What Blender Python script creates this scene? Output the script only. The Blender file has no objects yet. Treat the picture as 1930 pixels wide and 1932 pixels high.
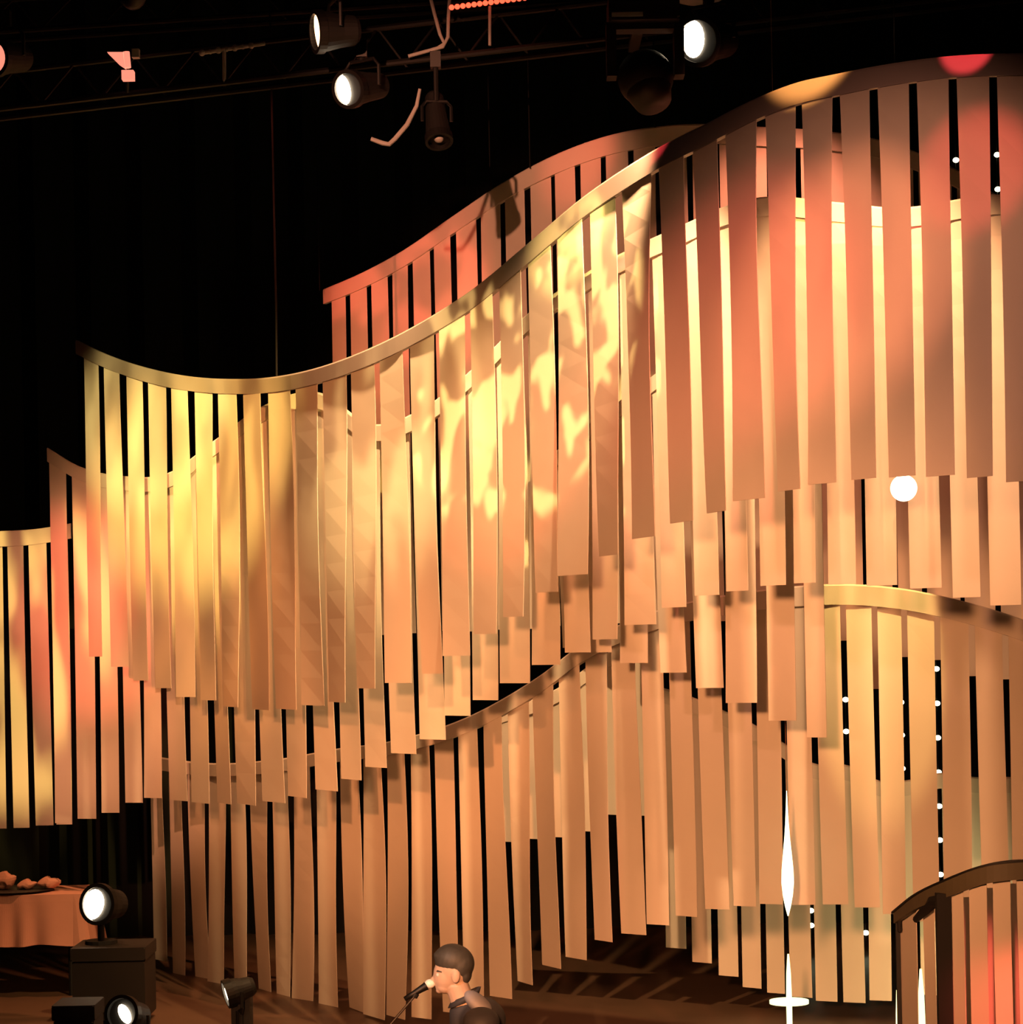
import bpy, bmesh, math, random
from mathutils import Vector, Matrix

# ------------------------------------------------------------------ camera
sc = bpy.context.scene
col = sc.collection
W, H = 1930.0, 1932.0
F = 4400.0                       # focal length in pixels of the 1930x1932 frame
CAMZ = 3.2
SHY = 246.0                      # vertical lens shift in pixels
ROLL = math.radians(1.15)
cd = bpy.data.cameras.new('camera')
cam = bpy.data.objects.new('camera', cd)
col.objects.link(cam)
cd.sensor_fit = 'VERTICAL'
cd.sensor_height = 24.0
cd.sensor_width = 24.0
cd.lens = F / H * 24.0
cd.shift_y = SHY / H
cd.clip_end = 200
cam.matrix_world = Matrix.Translation((0, 0, CAMZ)) @ Matrix.Rotation(math.radians(90), 4, 'X') @ Matrix.Rotation(-ROLL, 4, 'Z')
sc.camera = cam
R3 = cam.matrix_world.to_3x3()
RI = R3.inverted()


def P(px, py, Y):
    """point at distance Y in front of the camera that is seen at pixel px, py"""
    d = R3 @ Vector(((px - W / 2) / F, (H / 2 - py + SHY) / F, -1.0))
    return Vector((0, 0, CAMZ)) + d * (Y / d.y)


def pix(p):
    q = RI @ (Vector(p) - Vector((0, 0, CAMZ)))
    return (W / 2 + F * q.x / -q.z, H / 2 + SHY - F * q.y / -q.z)


def drop(p, y1):
    """height at which the vertical through p is seen at picture row y1"""
    a, b = pix(p)[1], pix((p[0], p[1], p[2] - 1))[1]
    return p[2] - (y1 - a) / (b - a)


# ------------------------------------------------------------------ world, exposure
wd = bpy.data.worlds.new('world')
sc.world = wd
wd.use_nodes = True
wd.node_tree.nodes['Background'].inputs[0].default_value = (0.35, 0.2, 0.12, 1)
wd.node_tree.nodes['Background'].inputs[1].default_value = 0.004
sc.view_settings.view_transform = 'Standard'
sc.view_settings.look = 'None'
sc.view_settings.gamma = 1
sc.view_settings.use_curve_mapping = False
sc.view_settings.exposure = 0.30

PEACH = (1.0, 0.36, 0.145)
TAN = (1.0, 0.55, 0.25)
YEL = (1.0, 0.68, 0.17)
RED = (1.0, 0.13, 0.07)
SAL = (1.0, 0.24, 0.12)
OLIVE = (1.0, 0.66, 0.25)


def spot(name, loc, tgt, rad_px, color, power, blend=0.3, soft=0.05, gobo=None):
    """a spot light at loc aimed at tgt=(px,py,Y); rad_px is its pool there;
    power is the irradiance-like level on the target"""
    t = P(*tgt)
    loc = Vector(loc)
    dist = (t - loc).length
    ld = bpy.data.lights.new(name, 'SPOT')
    ld.color = color
    ld.energy = power * 4 * math.pi * math.pi * dist * dist
    r = rad_px * tgt[2] / F
    ld.spot_size = min(math.radians(170), 2 * math.atan(r / dist))
    ld.spot_blend = blend
    ld.shadow_soft_size = soft
    o = bpy.data.objects.new(name, ld)
    o.location = loc
    o.rotation_euler = (t - loc).to_track_quat('-Z', 'Y').to_euler()
    col.objects.link(o)
    if gobo:
        scale, lo, hi, stretch, floor_, ang = gobo
        ld.use_nodes = True
        nt = ld.node_tree
        em = nt.nodes['Emission']
        tc = nt.nodes.new('ShaderNodeTexCoord')
        mp = nt.nodes.new('ShaderNodeMapping')
        mp.inputs['Rotation'].default_value = (0, 0, math.radians(ang))
        k = scale / math.tan(ld.spot_size / 2)
        mp.inputs['Scale'].default_value = (k, k * stretch, 0)
        no = nt.nodes.new('ShaderNodeTexNoise')
        no.inputs['Scale'].default_value = 1.0
        no.inputs['Detail'].default_value = 1.5
        no.inputs['Distortion'].default_value = 0.6
        mr = nt.nodes.new('ShaderNodeMapRange')
        mr.interpolation_type = 'SMOOTHSTEP'
        mr.inputs['From Min'].default_value = lo
        mr.inputs['From Max'].default_value = hi
        mr.inputs['To Min'].default_value = floor_
        mr.inputs['To Max'].default_value = 1.0
        nt.links.new(tc.outputs['Normal'], mp.inputs['Vector'])
        nt.links.new(mp.outputs['Vector'], no.inputs['Vector'])
        nt.links.new(no.outputs['Fac'], mr.inputs['Value'])
        nt.links.new(mr.outputs['Result'], em.inputs['Strength'])
        em.inputs['Color'].default_value = (1, 1, 1, 1)
    return o


# front-of-house washes
spot('wash_main', (-1.2, 0.5, 4.4), (1180, 1560, 16), 1150, (1, .375, .14), 0.98, 1.0, 0.3, (1.8, 0.3, 0.7, 1, 0.75, 0))  # added close to the camera so layer shadows stay out of sight
spot('wash_left', (-5.5, 0, 6.5), (560, 1050, 18), 760, (1, .31, .10), 0.66, 0.8, 0.2, (3.5, 0.38, 0.62, 0.35, 0.3, 28))
spot('orange_left', (-4.5, 1, 6.5), (380, 1130, 20), 330, (1, .34, .08), 0.55, 0.9, 0.1, (4, 0.38, 0.6, 0.3, 0.2, 28))
spot('wash_right', (1.5, 0, 6.5), (1600, 650, 12.5), 560, (1, .40, .23), 0.37, 0.7, 0.2)
spot('wash_far_left', (-7, 4, 7), (120, 1250, 22), 420, (1, .36, .17), 0.55, 0.8, 0.1, (3, 0.35, 0.6, 0.4, 0.4, 25))
# coloured profile spots with breakup patterns
spot('yellow_left', (-4, 2, 9), (420, 900, 20), 300, (1, .60, .14), 1.9, 0.8, 0.05, (4.0, 0.32, 0.55, 0.3, 0.3, 35))
spot('yellow_left_top', (-4, 2, 9), (300, 770, 20), 215, (1, .76, .25), 0.9, 0.6, 0.05, (4, 0.3, 0.55, 0.3, 0.45, 35))
spot('red_corner', (-6, 6, 6), (140, 1150, 21.5), 240, (1, .12, .07), 0.7, 0.8, 0.05)
spot('olive_middle', (-3.5, 2, 9), (770, 880, 17), 300, OLIVE, 1.0, 0.9, 0.05, (3.0, 0.46, 0.57, 0.3, 0.12, -40))
spot('salmon_middle', (-1, 2, 7), (950, 900, 15.5), 200, (1, .15, .06), 0.7, 1.0, 0.05)
spot('yellow_leaf', (-2.5, 1.5, 9), (1000, 680, 15.3), 300, (1, .68, .22), 1.7, 0.2, 0.02, (5.0, 0.51, 0.57, 0.55, 0.04, -40))
spot('yellow_hot', (-1.5, 2, 9), (1080, 450, 14.9), 115, (1, .72, .2), 2.6, 0.9, 0.03, (3, 0.4, 0.55, 1, 0.25, 0))
spot('yellow_far_left', (-6, 8, 9), (30, 1230, 22.8), 300, YEL, 0.8, 0.5, 0.03, (3.5, 0.42, 0.56, 0.3, 0.0, 30))
spot('red_dot', (1, 4, 8.5), (1228, 280, 13.8), 34, (1, .06, .07), 2.6, 0.3, 0.02)
spot('red_dot_end', (2, 4, 8.5), (1822, 98, 12), 50, (1, .06, .07), 1.6, 0.3, 0.02)
spot('red_crest', (2, 4, 8.5), (1836, 330, 12), 130, (1, .08, .06), 0.50, 0.7, 0.02)
spot('orange_rim', (0, 5, 8.5), (1535, 92, 12.5), 112, (1, .42, .10), 3.4, 0.5, 0.02)
spot('peach_crest', (0.5, 4, 8.3), (1580, 560, 12.5), 275, (1, .27, .12), 0.9, 0.8, 0.03, (3.5, 0.35, 0.6, 0.25, 0.7, 0))
spot('salmon_right', (1.5, 3, 7), (1370, 600, 13), 300, (1, .13, .08), 0.85, 0.9, 0.03)
spot('red_far', (-4, 9, 7.6), (740, 540, 21), 250, RED, 1.0, 0.6, 0.05, (2.5, 0.4, 0.6, 1, 0.35, 0))
spot('tan_far', (-2, 10, 7.6), (930, 480, 20.2), 420, (1, .36, .19), 0.55, 0.8, 0.05)
spot('red_far_rim', (-1, 10, 7.8), (1090, 300, 19.2), 110, RED, 0.6, 0.9, 0.05)
# added unseen spots for the inner curtains, low parts, floor and singer; no fixtures
spot('between_low_left', tuple(P(330, 500, 20.4)), (330, 1350, 21.3), 430, (1, .40, .16), 1.0, 0.8, 0.05)
spot('between_left', tuple(P(760, -60, 15.6)), (740, 1000, 18.0), 520, (1, .56, .24), 2.4, 0.7, 0.05)
spot('between_middle', tuple(P(1200, -60, 13.4)), (1170, 850, 15.6), 420, (1, .52, .24), 2.4, 0.7, 0.05)
spot('between_right', tuple(P(1580, -120, 12.9)), (1640, 760, 14.3), 480, (1, .46, .20), 2.4, 0.7, 0.05)
spot('salmon_far_right', tuple(P(1400, -60, 16.2)), (1420, 560, 17.5), 400, (1, .28, .15), 1.5, 0.7, 0.05)
spot('yellow_low', tuple(P(1655, 250, 15.2)), (1655, 1120, 16.5), 115, (1, .60, .18), 2.2, 0.3, 0.03)
spot('olive_low', (4.0, 17.4, 0.15), (1500, 1650, 19.8), 650, (1, .80, .34), 0.30, 0.8, 0.1)  # hidden light added at floor level to tint the olive curtain
spot('red_low', (4.5, 9, 1.0), (1890, 1900, 13.2), 170, (1, .12, .07), 1.3, 0.9, 0.05)
spot('floor_fill', (-1.0, 20.5, 6.5), (900, 1950, 19), 1100, (1, .5, .25), 0.16, 0.8, 1.2)  # added light that lifts the floor tone; no lamp hangs here
spot('singer_key', (-3.5, 5, 5.5), (850, 1850, 11), 90, (1, .85, .7), 0.40, 0.6, 0.05)


# ------------------------------------------------------------------ materials
def mat(name, base, rough=0.6, metal=0.0, noise=None, emis=None, transl=0.0, bump=None, coat=0):
    m = bpy.data.materials.new(name)
    m.use_nodes = True
    nt = m.node_tree
    b = nt.nodes['Principled BSDF']
    b.inputs['Base Color'].default_value = (*base, 1)
    b.inputs['Roughness'].default_value = rough
    b.inputs['Metallic'].default_value = metal
    if coat:
        b.inputs['Coat Weight'].default_value = coat
    tc = nt.nodes.new('ShaderNodeTexCoord')
    if noise:
        sc_, amt = noise
        n = nt.nodes.new('ShaderNodeTexNoise')
        n.inputs['Scale'].default_value = sc_
        n.inputs['Detail'].default_value = 4
        nt.links.new(tc.outputs['Object'], n.inputs['Vector'])
        mx = nt.nodes.new('ShaderNodeMix')
        mx.data_type = 'RGBA'
        mx.inputs[6].default_value = (*[c * (1 - amt) for c in base], 1)
        mx.inputs[7].default_value = (*[min(1, c * (1 + amt)) for c in base], 1)
        nt.links.new(n.outputs['Fac'], mx.inputs[0])
        nt.links.new(mx.outputs[2], b.inputs['Base Color'])
    if bump:
        n2 = nt.nodes.new('ShaderNodeTexNoise')
        n2.inputs['Scale'].default_value = bump[0]
        bp = nt.nodes.new('ShaderNodeBump')
        bp.inputs['Strength'].default_value = bump[1]
        nt.links.new(tc.outputs['Object'], n2.inputs['Vector'])
        nt.links.new(n2.outputs['Fac'], bp.inputs['Height'])
        nt.links.new(bp.outputs['Normal'], b.inputs['Normal'])
    if emis:
        b.inputs['Emission Color'].default_value = (*emis[0], 1)
        b.inputs['Emission Strength'].default_value = emis[1]
    if transl:
        out = nt.nodes['Material Output']
        tr = nt.nodes.new('ShaderNodeBsdfTranslucent')
        tr.inputs['Color'].default_value = (*base, 1)
        ms = nt.nodes.new('ShaderNodeMixShader')
        ms.inputs[0].default_value = transl
        nt.links.new(b.outputs[0], ms.inputs[1])
        nt.links.new(tr.outputs[0], ms.inputs[2])
        nt.links.new(ms.outputs[0], out.inputs['Surface'])
    return m


M = {
    'shadedheader': mat('shaded_header_cloth', (0.36, 0.31, 0.29), 0.6, noise=(2.0, 0.08)),  # header cloth darkened; stands in for shade on the longest curtain's band
    'cloth': mat('ribbon_cloth', (0.84, 0.77, 0.68), 0.85, noise=(3.0, 0.05), transl=0.18),
    'header': mat('header_cloth', (0.72, 0.66, 0.58), 0.7, noise=(2.0, 0.06)),
    'darkheader': mat('dark_header', (0.10, 0.085, 0.05), 0.6, noise=(5, 0.2)),
    'black': mat('black_metal', (0.004, 0.0036, 0.0033), 0.65, 0.0, noise=(20, 0.3)),
    'blackpost': mat('black_post', (0.004, 0.003, 0.003), 0.8, noise=(20, 0.3)),
    'rig': mat('rig_metal', (0.008, 0.0075, 0.007), 0.5, 0.3, noise=(8, 0.4)),
    'steel': mat('bare_steel', (0.45, 0.44, 0.42), 0.5, 0.2, noise=(10, 0.2)),
    'drape': mat('black_drape', (0.0012, 0.0012, 0.001), 0.95, noise=(2, 0.4)),
    'floor': mat('stage_floor', (0.11, 0.062, 0.038), 0.42, noise=(1.4, 0.35), bump=(6, 0.05)),
    'case': mat('case_laminate', (0.016, 0.012, 0.01), 0.5, noise=(4, 0.3)),
    'linen': mat('pink_linen', (0.60, 0.29, 0.21), 0.85, noise=(6, 0.06)),
    'lens': mat('lamp_lens', (1, .9, .7), 0.3, emis=((1, 0.80, 0.55), 14)),
    'lens_orange': mat('lamp_lens_orange', (1, .7, .4), 0.3, emis=((1, 0.50, 0.22), 5.0)),
    'red_glow': mat('lamp_red_glow', (1, .5, .4), 0.3, emis=((1, 0.30, 0.20), 0.85)),  # glow of the pink lens, also pink light put onto the lamp bracket
    'bulb': mat('led_bulb', (1, 1, .8), 0.3, emis=((1.0, 1.0, 0.62), 5)),
    'globe': mat('globe_glass', (1, .9, .7), 0.3, emis=((1.0, 0.82, 0.5), 6)),
    'spindle': mat('spindle_glow', (1, .95, .7), 0.3, emis=((1.0, 0.95, 0.50), 3)),
    'tube': mat('tube_glow', (1, 1, .7), 0.3, emis=((0.95, 1.0, 0.45), 1.6)),
    'redlit': mat('red_lit', (1, .1, .05), 0.4, emis=((1, 0.07, 0.03), 2.5)),
    'skin': mat('skin', (0.50, 0.36, 0.28), 0.55, noise=(9, 0.08)),
    'hair': mat('hair', (0.045, 0.042, 0.036), 0.6, noise=(40, 0.35), bump=(90, 0.5)),
    'jacket': mat('jacket_cloth', (0.035, 0.035, 0.042), 0.7, noise=(7, 0.3), bump=(9, 0.5)),
    'yoke': mat('grey_yoke', (0.30, 0.30, 0.34), 0.7, noise=(7, 0.1)),
    'trousers': mat('trouser_cloth', (0.02, 0.02, 0.025), 0.8, noise=(7, 0.3)),
    'eye': mat('eye_white', (0.6, 0.58, 0.55), 0.3, noise=(9, 0.05)),
    'mic': mat('mic_grille', (0.95, 0.94, 0.9), 0.25, 0.0, noise=(60, 0.2)),  # near-white base puts the grille's highlight into its colour
}


# ------------------------------------------------------------------ helpers
def obj(name, bm, m, parent=None, smooth=False):
    me = bpy.data.meshes.new(name)
    bmesh.ops.recalc_face_normals(bm, faces=bm.faces[:])
    bm.to_mesh(me)
    bm.free()
    me.materials.append(m)
    if smooth:
        for p in me.polygons:
            p.use_smooth = True
    o = bpy.data.objects.new(name, me)
    col.objects.link(o)
    if parent is not None:
        o.parent = parent
        o.matrix_parent_inverse = Matrix.Translation(-Vector(parent.location))
        if any(abs(a) > 1e-6 for a in parent.rotation_euler):
            raise RuntimeError('rotate the mesh, not the root')
    return o


def thing(name, label, cat, loc=(0, 0, 0), group=None):
    o = bpy.data.objects.new(name, None)
    o.empty_display_size = 0.1
    o.location = loc
    col.objects.link(o)
    return tag(o, label, cat, group)


def tag(o, label, cat, group=None):
    o['label'] = label
    o['category'] = cat
    if group:
        o['group'] = group
    return o


def struct(name, bm, m):
    o = obj(name, bm, m)
    o['kind'] = 'structure'
    return o


def box(bm, lo, hi):
    r = bmesh.ops.create_cube(bm, size=1)
    for v in r['verts']:
        v.co = Vector([lo[i] + (v.co[i] + 0.5) * (hi[i] - lo[i]) for i in range(3)])
    return r['verts']


def tube(bm, pts, r, seg=10):
    """round bar along pts; r a number or one radius per point"""
    pts = [Vector(p) for p in pts]
    rs = r if isinstance(r, (list, tuple)) else [r] * len(pts)
    rings = []
    up = None
    for i, p in enumerate(pts):
        t = (pts[min(i + 1, len(pts) - 1)] - pts[max(i - 1, 0)]).normalized()
        if up is None:
            up = Vector((0, 0, 1)) if abs(t.z) < 0.9 else Vector((1, 0, 0))
        a = t.cross(up).normalized()
        b = a.cross(t).normalized()
        up = b
        rings.append([bm.verts.new(p + (a * math.cos(2 * math.pi * k / seg) + b * math.sin(2 * math.pi * k / seg)) * rs[i]) for k in range(seg)])
    for i in range(len(rings) - 1):
        for k in range(seg):
            bm.faces.new((rings[i][k], rings[i][(k + 1) % seg], rings[i + 1][(k + 1) % seg], rings[i + 1][k]))
    bm.faces.new(rings[0][::-1])
    bm.faces.new(rings[-1])


def ball(bm, c, r, seg=16, rings=10, rot=None):
    if not isinstance(r, (list, tuple)):
        r = (r, r, r)
    s = bmesh.ops.create_uvsphere(bm, u_segments=seg, v_segments=rings, radius=1)
    mx = Matrix.Translation(Vector(c)) @ (rot if rot else Matrix.Identity(4)) @ Matrix.Diagonal((*r, 1))
    bmesh.ops.transform(bm, matrix=mx, verts=s['verts'])
    return s['verts']


def interp(tab, x):
    """Catmull-Rom through a table of (x, y)"""
    n = len(tab)
    if x <= tab[0][0]:
        (x0, y0), (x1, y1) = tab[0], tab[1]
        return y0 + (y1 - y0) * (x - x0) / (x1 - x0)
    if x >= tab[-1][0]:
        (x0, y0), (x1, y1) = tab[-2], tab[-1]
        return y1 + (y1 - y0) / (x1 - x0) * (x - x1)
    i = max(k for k in range(n - 1) if tab[k][0] <= x)
    x0, y0 = tab[i]
    x1, y1 = tab[i + 1]
    h = x1 - x0
    d = (y1 - y0) / h
    m0 = ((y0 - tab[i - 1][1]) / (x0 - tab[i - 1][0]) + d) / 2 if i > 0 else d
    m1 = ((tab[i + 2][1] - y1) / (tab[i + 2][0] - x1) + d) / 2 if i + 2 < n else d
    t = (x - x0) / h
    return ((2 * t**3 - 3 * t**2 + 1) * y0 + (t**3 - 2 * t**2 + t) * h * m0
            + (-2 * t**3 + 3 * t**2) * y1 + (t**3 - t**2) * h * m1)


# ------------------------------------------------------------------ the setting
bm = bmesh.new()
box(bm, (-14, -4, -0.2), (14, 27, 0.0))
struct('floor', bm, M['floor'])
bm = bmesh.new()
n = 140
vs = []
for k in range(n + 1):            # pleated drape wall at the back
    x = -14 + 28 * k / n
    y = 26 + 0.12 * math.sin(k * 2.1) + 0.05 * math.sin(k * 0.7)
    vs.append((bm.verts.new((x, y, 0)), bm.verts.new((x, y, 12)), bm.verts.new((x, y + .02, 12)), bm.verts.new((x, y + .02, 0))))
for a, b in zip(vs, vs[1:]):
    for i in range(4):
        bm.faces.new((a[i], b[i], b[(i + 1) % 4], a[(i + 1) % 4]))
struct('wall_back', bm, M['drape'])
bm = bmesh.new()
box(bm, (-14, -4, 12), (14, 27, 12.2))
struct('ceiling', bm, M['drape'])

# ------------------------------------------------------------------ ribbon curtains
def curtain(label, top, hh, depth, gaps, bottom, gapw=12, seed=1, wob=1.0, header_mat='header',
            span=None, skip=(), hthick=0.035, gapy=None, lean=0.0, turn=None):
    """header band along `top` (picture rows read off as a curve), strips between the gap columns"""
    rnd = random.Random(seed)
    x0, x1 = span if span else (gaps[0], gaps[-1])
    mid = (x0 + x1) / 2
    c = P(mid, interp(top, mid), interp(depth, mid))
    root = thing('ribbon_curtain', label, 'curtain', (c.x, c.y, c.z))
    # header
    bm = bmesh.new()
    n = max(10, int((x1 - x0) / 14))
    path = []
    for k in range(n + 1):
        x = x0 + (x1 - x0) * k / n
        p = P(x, interp(top, x), interp(depth, x))
        zb = drop(p, interp(top, x) + interp(hh, x))
        path.append((p, zb))
    rows = []
    for k, (p, zb) in enumerate(path):
        a, b = path[max(k - 1, 0)][0], path[min(k + 1, n)][0]
        t = Vector((b.x - a.x, b.y - a.y, 0)).normalized()
        nn = Vector((t.y, -t.x, 0)) * hthick / 2
        q = Vector((p.x, p.y, 0))
        r = []
        e = 0.012
        for s, z in ((1, p.z - e), (0.6, p.z), (-0.6, p.z), (-1, p.z - e), (-1, zb), (1, zb)):
            v = q + nn * s
            r.append(bm.verts.new((v.x, v.y, z)))
        rows.append(r)
    m_ = len(rows[0])
    for a, b in zip(rows, rows[1:]):
        for i in range(m_):
            bm.faces.new((a[i], b[i], b[(i + 1) % m_], a[(i + 1) % m_]))
    bm.faces.new(rows[0])
    bm.faces.new(rows[-1][::-1])
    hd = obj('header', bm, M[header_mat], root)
    hd['label'] = 'stiff curved band that carries the strips'
    # strips
    for i in range(len(gaps) - 1):
        if i in skip:
            continue
        yt = interp(top, (gaps[i] + gaps[i + 1]) / 2) + interp(hh, (gaps[i] + gaps[i + 1]) / 2)
        sh = 0.02 * ((gapy if gapy else yt) - yt)
        gw = gapw(gaps[i]) if callable(gapw) else gapw
        xl, xr = gaps[i] + gw / 2 - sh, gaps[i + 1] - gw / 2 - sh
        xm = (xl + xr) / 2
        pl = P(xl, interp(top, xl) + interp(hh, xl) * 0.35, interp(depth, xl))
        pr = P(xr, interp(top, xr) + interp(hh, xr) * 0.35, interp(depth, xr))
        pm = (pl + pr) / 2
        yb = interp(bottom, xm + 0.02 * 600) + rnd.uniform(-2, 2)
        zb = drop(pm, yb)
        ns = 12
        length = pm.z - zb
        tx = (pr - pl)
        tx.z = 0
        wid = tx.length
        tx.normalize()
        nrm = Vector((tx.y, -tx.x, 0))
        if tn_ := (turn(gaps[i]) if turn else 0.0):
            th0 = math.atan2(tx.y, tx.x)
            tn = math.copysign(math.acos(min(1, (1 - tn_) * math.cos(th0))) - abs(th0), th0)
        else:
            tn = 0.0
        bm = bmesh.new()
        tw = rnd.uniform(-0.10, 0.10) * wob
        sway = rnd.uniform(-0.016, 0.016) * wob + lean
        back = rnd.uniform(-0.03, 0.03) * wob
        ph = rnd.uniform(0, 6.28)
        th = 0.004
        rows = []
        for k in range(ns + 1):
            f = k / ns
            zl = pl.z + (zb - pl.z) * f
            zr = pr.z + (zb - pr.z) * f
            a = tw * f ** 1.3 + 0.04 * wob * math.sin(ph + f * 4) - tn * (1 - (1 - f) ** 3)     # the strip turns on itself below the band
            ctr = pm + tx * (sway * f * f) + nrm * (back * f * f + 0.006 * math.sin(ph + 5 * f))
            d = tx * math.cos(a) + nrm * math.sin(a)
            nn = Vector((d.y, -d.x, 0))
            r = []
            for s, tsg in ((-1, 1), (1, 1), (1, -1), (-1, -1)):
                v = ctr + d * (wid / 2 * s) + nn * (th / 2 * tsg)
                z = zl if s < 0 else (zr if s > 0 else (zl + zr) / 2)
                r.append(bm.verts.new((v.x, v.y, z)))
            rows.append(r)
        for a_, b_ in zip(rows, rows[1:]):
            for j in range(4):
                bm.faces.new((a_[j], b_[j], b_[(j + 1) % 4], a_[(j + 1) % 4]))
        bm.faces.new(rows[0])
        bm.faces.new(rows[-1][::-1])
        obj('strip', bm, M['cloth'], root)
    return root


A_top = [(145, 642), (200, 668), (270, 692), (350, 709), (430, 715), (510, 712), (600, 694), (700, 657), (800, 606),
         (900, 541), (1000, 458), (1100, 374), (1170, 325), (1250, 276), (1330, 236), (1420, 190), (1500, 158),
         (1580, 140), (1680, 121), (1800, 106), (1930, 101), (2010, 100)]
A_dep = [(145, 20.6), (300, 20.0), (430, 19.2), (560, 17.8), (700, 16.7), (900, 15.8), (1050, 15.0), (1200, 14.0), (1400, 12.9),
         (1600, 12.3), (1800, 12.0), (2010, 11.8)]
A_gap = [152, 190, 232, 273, 317, 361, 405, 452, 500, 552, 603, 656, 710, 767, 822, 881, 936, 990, 1045, 1106, 1166,
         1235, 1300, 1361, 1436, 1505, 1577, 1648, 1722, 1797, 1873, 1950]
A_bot = [(165, 1232), (205, 1250), (250, 1275), (300, 1297), (350, 1314), (400, 1324), (450, 1334), (520, 1338), (570, 1332),
         (630, 1328), (680, 1305), (730, 1291), (780, 1282), (830, 1262), (880, 1225), (925, 1195), (978, 1160), (1035, 1115), (1095, 1080),
         (1150, 1045), (1210, 1015), (1272, 988), (1340, 965), (1412, 942), (1480, 925), (1540, 913), (1620, 905),
         (1690, 900), (1760, 897), (1835, 900), (1910, 906), (1980, 910)]
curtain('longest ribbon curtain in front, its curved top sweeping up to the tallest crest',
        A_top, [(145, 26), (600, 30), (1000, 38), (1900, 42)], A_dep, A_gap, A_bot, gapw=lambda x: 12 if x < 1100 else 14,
        seed=3, span=(145, 2000), header_mat='shadedheader',
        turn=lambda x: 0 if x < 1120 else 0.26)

D_top = [(612, 546), (680, 517), (760, 474), (850, 412), (950, 345), (1050, 292), (1150, 256), (1250, 238), (1340, 234),
         (1440, 240), (1540, 246), (1650, 262), (1725, 286), (1800, 318), (1870, 362), (1990, 440)]
D_dep = [(612, 22.5), (900, 20.6), (1190, 18.6), (1500, 17.6), (1990, 17.3)]
D_gap = [620, 655, 695, 735, 773, 814, 855, 902, 948, 995, 1042, 1090, 1138, 1190, 1240, 1300, 1352, 1400, 1450, 1505, 1562,
         1617, 1672, 1727, 1800, 1868, 1930, 1990]
D_bot = [(640, 1200), (1100, 1180), (1300, 1170), (1560, 1205), (1600, 1205), (1655, 1298), (1710, 1242), (1775, 1243), (1838, 1275), (1990, 1275)]
curtain('far ribbon curtain whose arched red-lit top rises behind the crest of the longest curtain',
        D_top, [(612, 28), (1042, 36), (1900, 34)], D_dep, D_gap, D_bot, gapw=10, seed=5, span=(612, 1990), wob=0.5)

B_top = [(90, 845), (150, 880), (232, 898), (318, 893), (405, 832), (500, 765), (600, 740), (700, 800), (800, 770), (900, 690),
         (1000, 590), (1100, 520), (1200, 465), (1300, 420), (1362, 392), (1440, 372), (1580, 382), (1700, 392), (1870, 368), (1990, 372)]
B_dep = [(90, 21.8), (300, 21.4), (500, 19.6), (680, 18.2), (900, 17.0), (1100, 16.0), (1300, 15.0), (1600, 14.3), (1990, 14.0)]
B_gap = [96, 138, 185, 228, 269, 309, 352, 394, 434, 482, 531, 580, 631, 680, 728, 783, 836, 890, 945, 1005, 1065,
         1120, 1180, 1240, 1300, 1365, 1428, 1496, 1558, 1628, 1708, 1788, 1861, 1938, 2005]
B_bot = [(110, 1556), (168, 1545), (212, 1533), (255, 1515), (290, 1506), (350, 1512), (420, 1518), (480, 1516), (550, 1504),
         (610, 1492), (660, 1470), (700, 1452), (755, 1422), (805, 1398), (860, 1352), (920, 1320), (980, 1287), (1035, 1252), (1092, 1232),
         (1150, 1205), (1210, 1175), (1267, 1145), (1330, 1122), (1395, 1114), (1462, 1103), (1600, 1102), (1670, 1103),
         (1750, 1112), (1820, 1127), (1900, 1144), (1970, 1150)]
curtain('ribbon curtain just behind the longest one, its low corner showing past the open end',
        B_top, [(90, 26), (1300, 36), (1990, 38)], B_dep, B_gap, B_bot, gapw=lambda x: 10 if x < 1200 else 14, seed=8, span=(90, 2000), gapy=1300, turn=lambda x: 0 if x < 1200 else 0.18)

C_top = [(1010, 880), (1055, 848), (1113, 800), (1172, 756), (1237, 706), (1300, 662), (1365, 640), (1450, 600), (1570, 560)]
C_dep = [(1010, 16.9), (1240, 16.2), (1567, 15.5)]
C_gap = [1048, 1105, 1163, 1232, 1297, 1365, 1441, 1511, 1567]
C_bot = [(1080, 1222), (1140, 1232), (1197, 1250), (1267, 1268), (1327, 1297), (1405, 1325), (1477, 1362), (1542, 1395)]
curtain('short ribbon curtain whose stepped strip ends descend into the tall curtain at the middle',
        C_top, [(1010, 30), (1567, 32)], C_dep, C_gap, C_bot, gapw=18, seed=12, span=(1040, 1567), gapy=1250)

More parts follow.
